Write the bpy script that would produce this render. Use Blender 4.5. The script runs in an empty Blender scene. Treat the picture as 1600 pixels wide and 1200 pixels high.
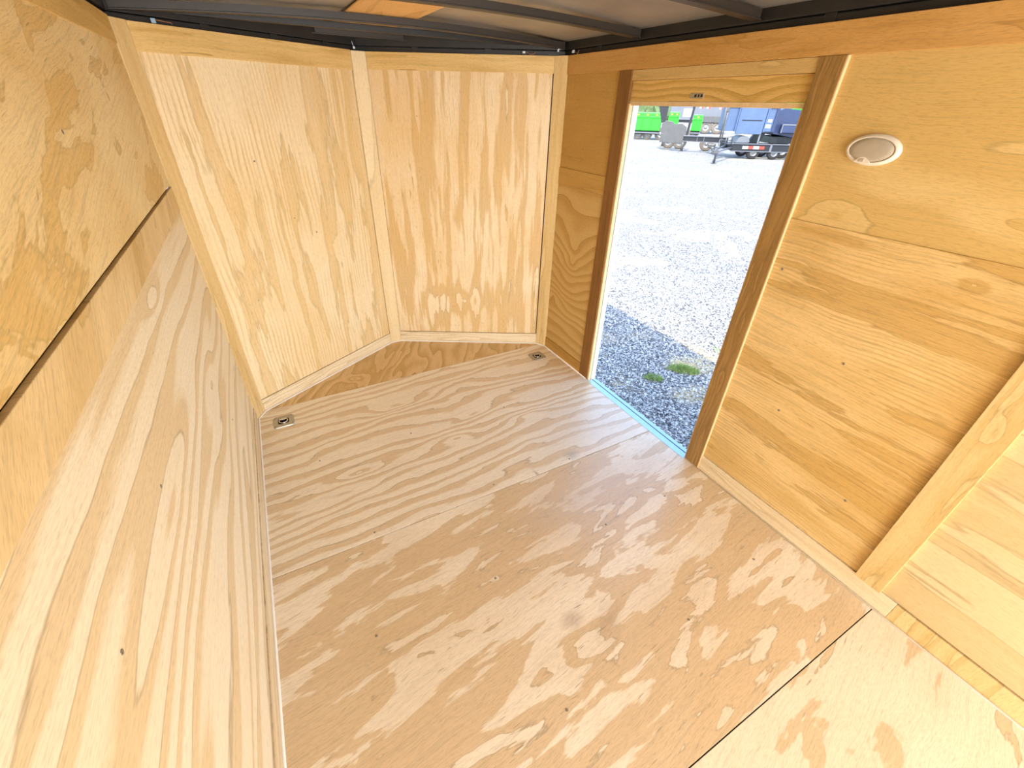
import bpy, bmesh, math, random
from math import sin, cos, pi, radians, sqrt
from mathutils import Vector, Matrix, noise

random.seed(7)
scn = bpy.context.scene
COL = scn.collection

# ---------------------------------------------------------------- camera
F_PX, PPX, PPY = 661.42, -12.35, -13.52
YAW, PITCH, ROLL = 0.50107, -0.56986, 0.02314
CAM = Vector((-0.6865, -2.5052, 1.6179))
cam_data = bpy.data.cameras.new('camera')
cam_data.sensor_fit = 'HORIZONTAL'
cam_data.sensor_width = 36.0
cam_data.lens = F_PX / 1600 * 36.0
cam_data.shift_x = -PPX / 1600
cam_data.shift_y = PPY / 1600
cam_data.clip_start = 0.02
cam_data.clip_end = 500
cam = bpy.data.objects.new('camera', cam_data)
COL.objects.link(cam)
fw = Vector((sin(YAW) * cos(PITCH), cos(YAW) * cos(PITCH), sin(PITCH)))
rt = Vector((cos(YAW), -sin(YAW), 0))
up = rt.cross(fw)
rt2 = cos(ROLL) * rt + sin(ROLL) * up
up2 = -sin(ROLL) * rt + cos(ROLL) * up
cam.matrix_world = Matrix(((rt2.x, up2.x, -fw.x, CAM.x), (rt2.y, up2.y, -fw.y, CAM.y),
                           (rt2.z, up2.z, -fw.z, CAM.z), (0, 0, 0, 1)))
scn.camera = cam

# ---------------------------------------------------------------- sky, sun, rear opening daylight, exposure
world = bpy.data.worlds.new('world')
scn.world = world
world.use_nodes = True
wn = world.node_tree
wn.nodes.clear()
sky = wn.nodes.new('ShaderNodeTexSky')
sky.sky_type = 'NISHITA'
sky.sun_disc = False
sky.sun_elevation = radians(52)
sky.sun_rotation = radians(-127)
sky.air_density = 1.0
sky.dust_density = 1.2
bgn = wn.nodes.new('ShaderNodeBackground')
bgn.inputs['Strength'].default_value = 0.60
won = wn.nodes.new('ShaderNodeOutputWorld')
wn.links.new(sky.outputs[0], bgn.inputs[0])
wn.links.new(bgn.outputs[0], won.inputs[0])

sun_d = bpy.data.lights.new('sun', 'SUN')
sun_d.energy = 5.4
sun_d.angle = radians(0.6)
sun_d.color = (1.0, 0.93, 0.82)
sun = bpy.data.objects.new('sun', sun_d)
COL.objects.link(sun)
sun.location = (-20, -15, 27)
sun.rotation_euler = Vector((0.74, 0.55, -1.0)).to_track_quat('-Z', 'Y').to_euler()

rear_d = bpy.data.lights.new('rear_opening_daylight', 'AREA')
rear_d.shape = 'RECTANGLE'
rear_d.size = 1.95
rear_d.size_y = 1.75
rear_d.energy = 98
rear_d.color = (0.97, 0.98, 1.0)
rear = bpy.data.objects.new('rear_opening_daylight', rear_d)
COL.objects.link(rear)
rear.location = (0, -5.05, 0.98)
rear.rotation_euler = (radians(90), 0, 0)      # faces +Y, into the trailer

scn.view_settings.view_transform = 'Standard'
scn.view_settings.look = 'None'
scn.view_settings.exposure = 0.32
scn.view_settings.gamma = 1.0
scn.view_settings.use_curve_mapping = False

# ---------------------------------------------------------------- dimensions (metres)
A = 1.0235            # half width between board faces
H = 1.855             # top of the plywood
HH = 1.768            # underside of the header boards
PB = 0.091            # top of the baseboards
ZS, ZW = 1.286, 1.189 # middle rail
S2, S3 = -1.214, -2.401
D0, D1, D2, D3 = -0.504, -0.594, -1.474, -1.561
HD = 1.633            # door head
Y0, Y1 = -2.302, -2.389
REAR = -5.1
GZ = -0.5             # ground outside
L1, L2 = Vector((-1.0235, -0.068)), Vector((-0.982, 0.002))
A1, A2 = Vector((-0.053, 0.535)), Vector((0.029, 0.536))
R2, R1 = Vector((0.982, 0.022)), Vector((1.0235, -0.047))

# ---------------------------------------------------------------- material helpers
def lin(c):
    return tuple((v / 12.92 if v <= .04045 else ((v + .055) / 1.055) ** 2.4) for v in c)

def rgb(r, g, b):
    return lin((r / 255, g / 255, b / 255)) + (1,)

def wood(c):
    # veneer colours are brighter and less yellow than they look among other boards
    return lin(tuple((v / 255) ** p for v, p in zip(c, (.86, .73, .76)))) + (1,)

class NT:
    def __init__(s, name):
        s.m = bpy.data.materials.new(name)
        s.m.use_nodes = True
        s.t = s.m.node_tree
        s.b = s.t.nodes['Principled BSDF']
    def n(s, kind, **kw):
        nd = s.t.nodes.new(kind)
        for k, v in kw.items():
            setattr(nd, k, v)
        return nd
    def l(s, a, b):
        s.t.links.new(a, b)
    def put(s, sock, v):
        if isinstance(v, bpy.types.NodeSocket):
            s.l(v, sock)
        else:
            sock.default_value = v
    def math(s, op, a, b=None, c=None, clamp=False):
        nd = s.n('ShaderNodeMath', operation=op, use_clamp=clamp)
        s.put(nd.inputs[0], a)
        if b is not None: s.put(nd.inputs[1], b)
        if c is not None: s.put(nd.inputs[2], c)
        return nd.outputs[0]
    def vec(s, x, y, z):
        nd = s.n('ShaderNodeCombineXYZ')
        for i, v in enumerate((x, y, z)): s.put(nd.inputs[i], v)
        return nd.outputs[0]
    def noise(s, vec, scale=1.0, detail=2.0, rough=.5, dist=0.0):
        nd = s.n('ShaderNodeTexNoise')
        s.l(vec, nd.inputs['Vector'])
        nd.inputs['Scale'].default_value = scale
        nd.inputs['Detail'].default_value = detail
        nd.inputs['Roughness'].default_value = rough
        nd.inputs['Distortion'].default_value = dist
        return nd.outputs['Fac']
    def ramp(s, fac, stops, interp='LINEAR'):
        nd = s.n('ShaderNodeValToRGB')
        cr = nd.color_ramp
        cr.interpolation = interp
        while len(cr.elements) < len(stops): cr.elements.new(.5)
        for e, (p, c) in zip(cr.elements, stops):
            e.position = p
            e.color = c
        s.l(fac, nd.inputs[0])
        return nd.outputs[0]
    def mix(s, fac, a, b, mode='MIX'):
        nd = s.n('ShaderNodeMix', data_type='RGBA', blend_type=mode)
        s.put(nd.inputs[0], fac)
        s.put(nd.inputs[6], a)
        s.put(nd.inputs[7], b)
        return nd.outputs[2]

def simple(name, c, rough=.5, metal=0.0, spec=.5, var=0.0, vs=30, emit=None):
    m = NT(name)
    col = rgb(*c)
    if var:
        tc = m.n('ShaderNodeTexCoord')
        f = m.noise(tc.outputs['Object'], vs, 3, .6)
        a = tuple(x * (1 - var) for x in col[:3]) + (1,)
        b = tuple(min(1, x * (1 + var)) for x in col[:3]) + (1,)
        m.l(m.ramp(f, [(.3, a), (.7, b)]), m.b.inputs['Base Color'])
    else:
        m.b.inputs['Base Color'].default_value = col
    m.b.inputs['Roughness'].default_value = rough
    m.b.inputs['Metallic'].default_value = metal
    m.b.inputs['Specular IOR Level'].default_value = spec
    return m.m

def plywood(name, grain, light, dark, la=.8, lb=4.0, K=5.0, F=0.0, jag=.10, seed=0.0,
            bumps=(), fib=.10, fibs=150, pores=.35, blotch=.15, bcol=None, contrast=1.0,
            edge=(.30, .86), rough=.5, lines=0.0, linef=45, spots=True, distort=.3, coat=0.0,
            stains_sheen=(), warp=.05, det=2.2):
    """Rotary-cut softwood veneer. grain is the angle of the grain in local XY (degrees)."""
    m = NT(name)
    tc = m.n('ShaderNodeTexCoord')
    sp = m.n('ShaderNodeSeparateXYZ')
    wn_ = m.n('ShaderNodeTexNoise')
    m.l(tc.outputs['Object'], wn_.inputs['Vector'])
    wn_.inputs['Scale'].default_value = 3.2
    wn_.inputs['Detail'].default_value = 2.5
    wv = m.n('ShaderNodeVectorMath', operation='MULTIPLY_ADD')
    m.l(wn_.outputs['Color'], wv.inputs[0])
    wv.inputs[1].default_value = (warp, warp, 0)
    m.l(tc.outputs['Object'], wv.inputs[2])
    wv2 = m.n('ShaderNodeVectorMath', operation='SUBTRACT')
    m.l(wv.outputs[0], wv2.inputs[0])
    wv2.inputs[1].default_value = (warp * .5, warp * .5, 0)
    PW = wv2.outputs[0]
    m.l(PW, sp.inputs[0])
    X, Y, Z = sp.outputs
    g = radians(grain)
    # a runs along the grain, b across it
    a = m.math('ADD', m.math('MULTIPLY', X, cos(g)), m.math('MULTIPLY', Y, sin(g)))
    b = m.math('ADD', m.math('MULTIPLY', X, -sin(g)), m.math('MULTIPLY', Y, cos(g)))
    low = m.noise(m.vec(m.math('MULTIPLY', a, la), m.math('MULTIPLY', b, lb), seed), 1.0, det, .5, distort)
    torn = m.noise(m.vec(m.math('MULTIPLY', a, 7.0), m.math('MULTIPLY', b, 55.0), seed + 3), 1.0, 2.0, .6)
    h = m.math('MULTIPLY_ADD', low, K, m.math('MULTIPLY', b, F))
    h = m.math('MULTIPLY_ADD', torn, jag, h)
    for (bu, bv, ang, ru, rv, amp) in bumps:
        mp = m.n('ShaderNodeMapping', vector_type='TEXTURE')
        m.l(PW, mp.inputs['Vector'])
        mp.inputs['Location'].default_value = (bu, bv, 0)
        mp.inputs['Rotation'].default_value = (0, 0, radians(ang))
        mp.inputs['Scale'].default_value = (ru, rv, 1)
        gr = m.n('ShaderNodeTexGradient', gradient_type='QUADRATIC_SPHERE')
        m.l(mp.outputs[0], gr.inputs[0])
        h = m.math('MULTIPLY_ADD', gr.outputs['Fac'], amp, h)
    fr = m.math('FRACT', h)
    L = wood(light); D = wood(dark)
    D = tuple(D[i] * .80 + L[i] * .20 for i in range(3)) + (1,)
    LN = tuple(v * .70 for v in D[:3]) + (1,)
    mid = tuple(L[i] * .62 + D[i] * .38 for i in range(3)) + (1,)
    e0, e1 = edge
    ringc = m.ramp(fr, [(0.0, L), (e0, L), ((e0 + e1) / 2, mid), (e1, D), (.93, D), (.965, LN), (1.0, L)])
    if contrast < 1:
        avg = tuple(L[i] * .55 + D[i] * .45 for i in range(3)) + (1,)
        ringc = m.mix(contrast, avg, ringc)
    col = ringc
    if lines:
        # straight, close growth lines
        wob = m.noise(m.vec(m.math('MULTIPLY', a, 1.3), m.math('MULTIPLY', b, 6.0), seed + 9), 1.0, 1.5, .5)
        ph = m.math('MULTIPLY_ADD', b, linef, m.math('MULTIPLY', wob, linef * .09))
        sw = m.math('FRACT', ph)
        amt = m.noise(m.vec(m.math('MULTIPLY', a, 2.0), m.math('MULTIPLY', b, 3.5), seed + 21), 1.0, 2.0, .5)
        amt = m.ramp(amt, [(.38, (0, 0, 0, 1)), (.62, (1, 1, 1, 1))])
        msk = m.ramp(sw, [(0, (0, 0, 0, 1)), (.45, (0, 0, 0, 1)), (.85, (1, 1, 1, 1)), (1, (0, 0, 0, 1))])
        msk = m.math('MULTIPLY', m.math('MULTIPLY', msk, amt), lines)
        col = m.mix(msk, col, D)
    if blotch:
        bl = m.noise(m.vec(m.math('MULTIPLY', a, 1.6), m.math('MULTIPLY', b, 3.4), seed + 5), 1.0, 3.5, .6, .4)
        bl = m.ramp(bl, [(.40, (0, 0, 0, 1)), (.68, (1, 1, 1, 1))])
        col = m.mix(m.math('MULTIPLY', bl, blotch), col, wood(bcol or dark))
    if fib:
        f1 = m.noise(m.vec(m.math('MULTIPLY', a, 4.0), m.math('MULTIPLY', b, fibs), seed + 1), 1.0, 3.0, .65)
        lo = 1 - fib
        f1 = m.ramp(f1, [(.32, (lo, lo, lo, 1)), (.52, (1, 1, 1, 1))])
        col = m.mix(1.0, col, f1, 'MULTIPLY')
    f2 = m.noise(m.vec(m.math('MULTIPLY', a, 45.0), m.math('MULTIPLY', b, 420.0), seed + 13), 1.0, 2.0, .6)
    f2 = m.ramp(f2, [(.36, (.86, .84, .81, 1)), (.50, (1, 1, 1, 1)), (.64, (1.0, 1.0, 1.0, 1))])
    col = m.mix(1.0, col, f2, 'MULTIPLY')
    if pores:
        p1 = m.noise(m.vec(m.math('MULTIPLY', a, 16.0), m.math('MULTIPLY', b, 190.0), seed + 2), 1.0, 1.0, .4)
        p2 = m.noise(m.vec(m.math('MULTIPLY', a, 2.5), m.math('MULTIPLY', b, 5.0), seed + 7), 1.0, 1.0, .4)
        thr = m.math('MULTIPLY', m.ramp(p1, [(.70, (0, 0, 0, 1)), (.76, (1, 1, 1, 1))]),
                     m.ramp(p2, [(.45, (0, 0, 0, 1)), (.62, (1, 1, 1, 1))]))
        dk = tuple(D[i] * .45 for i in range(3)) + (1,)
        col = m.mix(m.math('MULTIPLY', thr, pores), col, dk)
    for (bu, bv, ang, ru, rv, amp, sc) in stains_sheen:
        mp = m.n('ShaderNodeMapping', vector_type='TEXTURE')
        m.l(tc.outputs['Object'], mp.inputs['Vector'])
        mp.inputs['Location'].default_value = (bu, bv, 0)
        mp.inputs['Rotation'].default_value = (0, 0, radians(ang))
        mp.inputs['Scale'].default_value = (ru, rv, 1)
        gr = m.n('ShaderNodeTexGradient', gradient_type='SPHERICAL')
        m.l(mp.outputs[0], gr.inputs[0])
        rough_n = m.noise(tc.outputs['Object'], 38, 4, .7)
        f = m.math('MULTIPLY', gr.outputs['Fac'], m.math('MULTIPLY', rough_n, amp * 2), clamp=True)
        col = m.mix(f, col, rgb(*sc))
    if spots:
        vo = m.n('ShaderNodeTexVoronoi', feature='F1')
        m.l(m.vec(m.math('ADD', X, seed), Y, 0), vo.inputs['Vector'])
        vo.inputs['Scale'].default_value = 5.5
        sx = m.ramp(vo.outputs['Distance'], [(.0, (1, 1, 1, 1)), (.014, (1, 1, 1, 1)), (.022, (0, 0, 0, 1))])
        col = m.mix(m.math('MULTIPLY', sx, .75), col, rgb(96, 66, 38))
    m.l(col, m.b.inputs['Base Color'])
    m.b.inputs['Roughness'].default_value = rough
    m.b.inputs['Specular IOR Level'].default_value = .4
    if coat:
        m.b.inputs['Coat Weight'].default_value = coat
        m.b.inputs['Coat Roughness'].default_value = .34
        m.b.inputs['Coat IOR'].default_value = 1.65
    bp = m.n('ShaderNodeBump')
    bp.inputs['Strength'].default_value = .12
    bp.inputs['Distance'].default_value = .002
    m.l(m.noise(m.vec(m.math('MULTIPLY', a, 8.0), m.math('MULTIPLY', b, 120.0), seed + 4), 1.0, 2, .6), bp.inputs['Height'])
    m.l(bp.outputs[0], m.b.inputs['Normal'])
    return m.m

# ---------------------------------------------------------------- materials
WHT, TAN = (238, 214, 180), (206, 158, 106)
M = {}
M['floor_front'] = plywood('floor_front_sheet_veneer', 3, (244, 224, 196), (216, 172, 126), la=0.8, lb=3.2, K=5.5, F=13.0, jag=0.3,
    seed=11.3, bumps=[(-0.59, -0.79, 0, 0.34, 0.09, 2.2), (-0.03, -0.76, 0, 0.3, 0.1, -1.8), (0.14, -0.6, 10, 0.35, 0.09, 1.4), (0.45, -0.75, 0, 0.4, 0.14, -2.4), (-0.2, -0.3, 0, 0.5, 0.12, 1.6)],
    edge=(0.5, 0.62), rough=.36, coat=1.0, fib=0.12, blotch=.12, bcol=(200, 150, 110),
    stains_sheen=[(0.48, -1.17, 0, 0.06, 0.045, 0.7, (158, 146, 134)), (0.24, -1.24, 100, 0.1, 0.012, 0.9, (150, 134, 120)), (0.62, -1.0, 10, 0.5, 0.35, 0.35, (226, 220, 214))], det=3.0, distort=0.3, warp=0.07, pores=0.5)  # last entry paints the pale daylight sheen beside the doorway into the veneer
M['floor_middle'] = plywood('floor_middle_sheet_veneer', 7, (244, 222, 192), (210, 164, 116), la=2.5, lb=9.5, K=2.8, jag=0.3,
    seed=23.7, bumps=[(-0.03, -1.99, 0, 0.2, 0.11, 1.0), (0.3, -2.15, 20, 0.5, 0.08, 0.5), (0.85, -2.25, -10, 0.25, 0.12, -0.8), (0.78, -1.65, -40, 0.3, 0.06, 0.6)],
    edge=(0.46, 0.52), rough=.40, coat=1.0, pores=0.8, blotch=.35, bcol=(202, 152, 104), distort=0.4,
    stains_sheen=[(-0.04, -1.9, 0, 0.06, 0.045, 0.6, (168, 144, 122)), (0.08, -1.97, 40, 0.12, 0.06, 0.35, (160, 134, 108)), (0.45, -1.42, 0, 0.5, 0.25, 0.4, (206, 190, 176)), (0.2, -1.45, 0, 0.3, 0.12, 0.3, (196, 178, 160))], det=4.5, warp=0.05, fib=0.12)
M['floor_rear'] = plywood('floor_rear_sheet_veneer', 12, (238, 212, 178), (208, 164, 118), la=2.6, lb=9, K=2.4, jag=0.2,
    seed=36.1, edge=(.46, .52), rough=.42, coat=0.5, pores=0.8, blotch=.3, bcol=(204, 160, 112), distort=.6, det=4.5, warp=0.06, fib=0.12)
M['floor_nose'] = plywood('floor_nose_piece_veneer', 62, (226, 180, 122), (192, 134, 68), la=1.3, lb=5, K=6, F=8, jag=.06, seed=4.4,
    bumps=[(-.42, .13, 0, .12, .09, 2.4)], edge=(.3, .8), rough=.45, fib=.08, blotch=.4, bcol=(204, 148, 84))
M['left_lower'] = plywood('left_lower_panel_veneer', 1, (247, 228, 196), (222, 184, 134), la=0.45, lb=3.4, K=4.5, F=9.0, jag=0.14, seed=52.0,
    bumps=[(-1.05, 1.13, 0, 0.25, 0.07, 1.1), (-1.6, 0.85, 0, 0.8, 0.14, 1.3), (-0.8, 0.7, 0, 0.5, 0.14, -1.2)], edge=(0.5, 0.66), rough=.5,
    fib=0.1, pores=.25, blotch=.18, bcol=(236, 196, 132), det=2.5, warp=0.03)
M['left_upper'] = plywood('left_upper_panel_veneer', 14, (250, 220, 158), (212, 154, 68), la=2.2, lb=5.5, K=2.0, jag=.25, seed=61.0,
    edge=(0.4, 0.8), rough=.5, fib=0.18, pores=0.7, blotch=0.7, bcol=(218, 160, 76), contrast=0.6, distort=1.0, det=4.5)
M['left_rail'] = plywood('left_middle_rail_veneer', 40, (240, 202, 142), (206, 156, 92), la=4, lb=9, K=2.2, jag=.25, seed=70.0,
    edge=(.3, .9), fib=0.18, pores=.5, blotch=.7, bcol=(196, 140, 66), contrast=0.7)
M['left_header'] = plywood('left_header_board_veneer', 0, (226, 176, 96), (196, 136, 58), la=1.2, lb=14, K=2.0, jag=.3, seed=77.0,
    fib=.16, blotch=.4, contrast=.5)
M['corner'] = plywood('corner_board_veneer', 90, (236, 196, 134), (206, 152, 84), la=1.0, lb=14, K=3.0, jag=.15, seed=81.0,
    fib=.10, blotch=.35, bcol=(214, 162, 88), contrast=.7, pores=.2)
M['apex'] = plywood('apex_board_veneer', 90, (240, 208, 156), (220, 174, 112), la=.8, lb=12, K=2.0, jag=.12, seed=86.0,
    fib=.08, blotch=.25, contrast=.6, pores=.15)
M['nose_left'] = plywood('front_left_panel_veneer', 90, (246, 218, 172), (212, 158, 88), la=.9, lb=9.0, K=1.8, jag=.18, seed=93.0,
    bumps=[(0.75, 0.82, 0, 0.06, 0.12, 0.8), (0.45, 1.6, 0, 0.35, 0.5, 0.5)], edge=(.32, .9), rough=.5, fib=0.12, pores=.4,
    blotch=.45, bcol=(226, 170, 94), lines=1.0, linef=44, contrast=.6, det=3.5, warp=0.03)
M['nose_right'] = plywood('front_right_panel_veneer', 90, (242, 210, 164), (206, 148, 82), la=1.1, lb=13.0, K=2.6, jag=0.3, seed=101.0,
    bumps=[(0.55, 0.35, 0, 0.5, 0.22, 0.8), (0.3, 0.3, 0, 0.2, 0.25, 0.6)], edge=(0.4, 0.56), rough=.5, fib=0.13, pores=0.8, blotch=.55,
    bcol=(220, 160, 84), contrast=.85, distort=0.2, det=4.0, warp=0.03)
M['nose_header'] = plywood('front_header_board_veneer', 0, (236, 188, 112), (190, 128, 54), la=1.6, lb=26, K=2.4, jag=.35, seed=108.0,
    fib=.12, blotch=.35, contrast=0.8, pores=0.9)
M['base_pale'] = plywood('pale_baseboard_veneer', 0, (238, 210, 168), (212, 170, 122), la=1.3, lb=26, K=3.0, jag=.06, seed=115.0,
    fib=.10, blotch=.3, bcol=(216, 176, 128), contrast=.85)
M['base_gold'] = plywood('golden_baseboard_veneer', 0, (205, 142, 66), (170, 106, 38), la=1.3, lb=26, K=3.0, jag=.1, seed=121.0,
    fib=.14, blotch=.4, contrast=.7)
M['right_front'] = plywood('right_forward_panel_veneer', 0, (210, 160, 92), (184, 124, 56), la=0.9, lb=3.0, K=4.0, jag=0.05, seed=130.0,
    bumps=[(0.28, 0.75, 0, 0.34, 0.5, 3.2), (0.1, 0.45, 0, 0.3, 0.2, -1.8)], edge=(.3, .75), fib=.06, blotch=.3, pores=.1, distort=0.3, F=14.0)
M['right_front_upper'] = plywood('right_forward_upper_panel_veneer', 0, (200, 142, 68), (180, 118, 48), la=1.2, lb=4.5, K=3.5, jag=.10, seed=137.0,
    fib=.08, blotch=.5, bcol=(188, 122, 48), contrast=.6, pores=.2)
M['right_header'] = plywood('right_header_board_veneer', 0, (216, 150, 80), (184, 116, 46), la=1.6, lb=11, K=2.4, jag=.2, seed=143.0,
    fib=.12, blotch=.7, bcol=(186, 116, 44), contrast=.55, pores=.3, distort=.8)
M['right_upper'] = plywood('right_upper_panel_veneer', -2, (228, 184, 114), (206, 152, 78), la=0.7, lb=2.8, K=1.4, jag=.12, seed=150.0,
    bumps=[(1.7, 1.32, 0, 0.16, 0.12, 0.9), (2.15, 1.38, 0, 0.22, 0.08, -0.9), (2.05, 1.55, 0, 0.4, 0.1, 0.5)],
    edge=(.42, .62), rough=.45, fib=0.12, pores=0.3, blotch=.35, bcol=(208, 154, 76), contrast=.75, distort=.5, det=4.0)
M['right_lower'] = plywood('right_lower_panel_veneer', -1, (236, 190, 122), (194, 134, 62), la=0.7, lb=9.0, K=1.8, jag=.30, seed=158.0,
    bumps=[(1.72, 1.25, 0, 0.45, 0.06, 0.8), (2.12, 1.21, 0, 0.09, 0.06, 0.9)], edge=(0.4, 0.54), rough=.45, fib=0.22, fibs=120, pores=0.9,
    blotch=.7, bcol=(200, 140, 64), lines=0.9, linef=75, contrast=.75, det=4.0, warp=0.04)
M['right_rear'] = plywood('right_rear_panel_veneer', -1, (220, 184, 134), (198, 154, 100), la=.6, lb=8.0, K=2.0, jag=.12, seed=166.0,
    edge=(.4, .8), rough=.45, fib=.08, pores=.3, blotch=.3, bcol=(220, 174, 112), contrast=.85, det=3.5, warp=0.03)
M['slat'] = plywood('wall_slat_veneer', 90, (230, 184, 120), (204, 152, 84), la=1.2, lb=13, K=3.4, jag=.1, seed=172.0,
    bumps=[(2.345, 0.85, 0, 0.03, 0.1, 1.5)], fib=.14, blotch=.3, contrast=.85)
M['casing_dark'] = plywood('forward_door_casing_veneer', 90, (140, 76, 30), (98, 48, 16), la=2.2, lb=26, K=2.5, jag=.5, seed=180.0,
    fib=.24, fibs=110, pores=.4, blotch=.4, bcol=(150, 84, 34), contrast=.6, rough=.55)
M['casing'] = plywood('rear_door_casing_veneer', 88, (170, 110, 54), (126, 76, 34), la=1.6, lb=24, K=3.0, jag=.35, seed=187.0,
    bumps=[(1.52, 0.55, 0, 0.03, 0.12, 1.8)], fib=0.28, fibs=120, pores=.4, blotch=.3, contrast=.7)
M['door_head'] = plywood('door_head_board_veneer', 0, (226, 172, 92), (194, 134, 54), la=1.0, lb=5, K=1.2, F=38, jag=.04, seed=193.0,
    bumps=[(1.24, 1.62, 0, 0.24, 0.14, 2.6)], edge=(.3, .75), fib=.10, blotch=.2, pores=.15, spots=False, rough=.4)
M['door_filler'] = plywood('door_filler_strip_veneer', 0, (224, 178, 110), (200, 146, 78), la=1.5, lb=16, K=1.6, jag=.15, seed=199.0,
    fib=.1, blotch=.35, contrast=.6, spots=False)
M['cut_edge'] = simple('cut_plywood_edge', (232, 200, 150), .6, var=.08, vs=60)
M['dark_gap'] = simple('painted_gap_shade', (112, 62, 28), .8, var=.15, vs=40)  # dark brown that paints shade into the gaps around the panels
M['caulk'] = simple('white_caulk', (240, 232, 222), .5, var=.03, vs=20)
M['steel'] = simple('black_painted_steel', (62, 56, 50), .42, var=.10, vs=12)
M['steel_bow'] = simple('roof_bow_steel', (50, 42, 34), .45, var=.08, vs=9)
M['steel_black'] = simple('black_frame_steel', (36, 34, 33), .5, var=.15, vs=14)
M['zinc'] = simple('zinc_plated_steel', (176, 170, 156), .38, metal=.7, var=.12, vs=45)
M['chrome'] = simple('bright_ring_steel', (214, 214, 214), .18, metal=1.0)
M['black'] = simple('dark_recess', (22, 20, 19), .7)  # its black paints the shade inside the ring wells and strike slots
M['alu'] = simple('sky_tinted_aluminium', (196, 224, 240), .32, metal=.75, var=.04, vs=22)  # blue tint puts the sky's reflection into the metal colour
M['alu_paint'] = simple('white_painted_aluminium', (226, 232, 238), .4)
M['screw'] = simple('screw_head_zinc', (150, 140, 128), .35, metal=.6)
M['white_plastic'] = simple('white_plastic', (236, 226, 210), .4)
M['lens'] = simple('frosted_lens', (186, 174, 156), .5, var=.03, vs=90)
M['lamp_skin'] = simple('trailer_skin_white', (226, 228, 230), .45)
M['wire_white'] = simple('white_wire_connector', (226, 232, 240), .4)
M['wire_blue'] = simple('pale_blue_tape', (150, 182, 206), .5)
M['wire_copper'] = simple('tan_wire', (196, 132, 82), .5)
M['tape_r'] = simple('red_reflector', (228, 66, 52), .35)
M['tape_w'] = simple('white_reflector', (240, 240, 240), .35)
M['green'] = simple('bright_green_paint', (44, 196, 42), .38, var=.05, vs=3)
M['blue'] = simple('slate_blue_paint', (78, 98, 132), .32, var=.10, vs=2)
M['navy'] = simple('navy_paint', (46, 58, 90), .32, var=.10, vs=2)
M['grey_paint'] = simple('grey_paint', (104, 108, 116), .4, var=.06, vs=2)
M['plate_grey'] = simple('weathered_steel_plate', (92, 92, 92), .4, metal=.3, var=.12, vs=4)
M['chassis'] = simple('black_chassis_paint', (32, 34, 40), .45, var=.12, vs=5)
M['rubber'] = simple('dusty_tyre_rubber', (110, 102, 92), .85, var=.15, vs=8)
M['rubber_dark'] = simple('dark_tyre_rubber', (46, 44, 44), .85, var=.15, vs=8)
M['hub'] = simple('silver_wheel_rim', (150, 150, 150), .35, metal=.5)
M['amber'] = simple('amber_marker_lens', (232, 132, 40), .3)
M['sticker'] = simple('white_decal', (232, 236, 240), .5)
M['grass'] = simple('grass_blade', (150, 176, 96), .6, var=.25, vs=20)
M['trees'] = simple('distant_foliage', (96, 116, 76), .9, var=.35, vs=1.2)

def ceiling_material():
    m = NT('grey_roof_sheet')
    tc = m.n('ShaderNodeTexCoord')
    f = m.noise(tc.outputs['Object'], 5, 3, .5)
    m.l(m.ramp(f, [(.3, rgb(150, 143, 134)), (.7, rgb(172, 165, 154))]), m.b.inputs['Base Color'])
    m.b.inputs['Roughness'].default_value = .42
    m.b.inputs['Metallic'].default_value = .35
    return m.m
M['roof'] = ceiling_material()
M['roof_board'] = plywood('roof_backer_board_veneer', 90, (240, 176, 100), (214, 144, 70), la=.9, lb=8, K=2.0, jag=.1, seed=210.0, fib=.08,
    blotch=.3, contrast=.6, spots=False)

def gravel_material():
    m = NT('crushed_limestone_gravel')
    tc = m.n('ShaderNodeTexCoord')
    P = tc.outputs['Object']
    v = m.n('ShaderNodeTexVoronoi', feature='F1')
    m.l(P, v.inputs['Vector'])
    v.inputs['Scale'].default_value = 52
    sp = m.n('ShaderNodeSeparateColor')
    m.l(v.outputs['Color'], sp.inputs[0])
    base = m.ramp(sp.outputs[0], [(0, rgb(104, 104, 104)), (.35, rgb(172, 170, 167)), (.75, rgb(214, 212, 206)), (1, rgb(238, 236, 232))])
    gap = m.ramp(v.outputs['Distance'], [(.42, (1, 1, 1, 1)), (.68, (.22, .22, .23, 1))])
    col = m.mix(1.0, base, gap, 'MULTIPLY')
    sand = m.noise(P, .55, 4, .65, .6)
    sm = m.ramp(sand, [(.56, (0, 0, 0, 1)), (.66, (1, 1, 1, 1))])
    col = m.mix(m.math('MULTIPLY', sm, .75), col, rgb(226, 200, 138))
    dirt = m.noise(P, 6, 3, .7)
    dm = m.ramp(dirt, [(.60, (0, 0, 0, 1)), (.75, (1, 1, 1, 1))])
    col = m.mix(m.math('MULTIPLY', dm, .35), col, rgb(150, 146, 136))
    m.l(col, m.b.inputs['Base Color'])
    m.b.inputs['Roughness'].default_value = .85
    bp = m.n('ShaderNodeBump')
    bp.inputs['Strength'].default_value = .9
    bp.inputs['Distance'].default_value = .02
    bp.invert = True
    m.l(v.outputs['Distance'], bp.inputs['Height'])
    m.l(bp.outputs[0], m.b.inputs['Normal'])
    return m.m
M['gravel'] = gravel_material()

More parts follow.
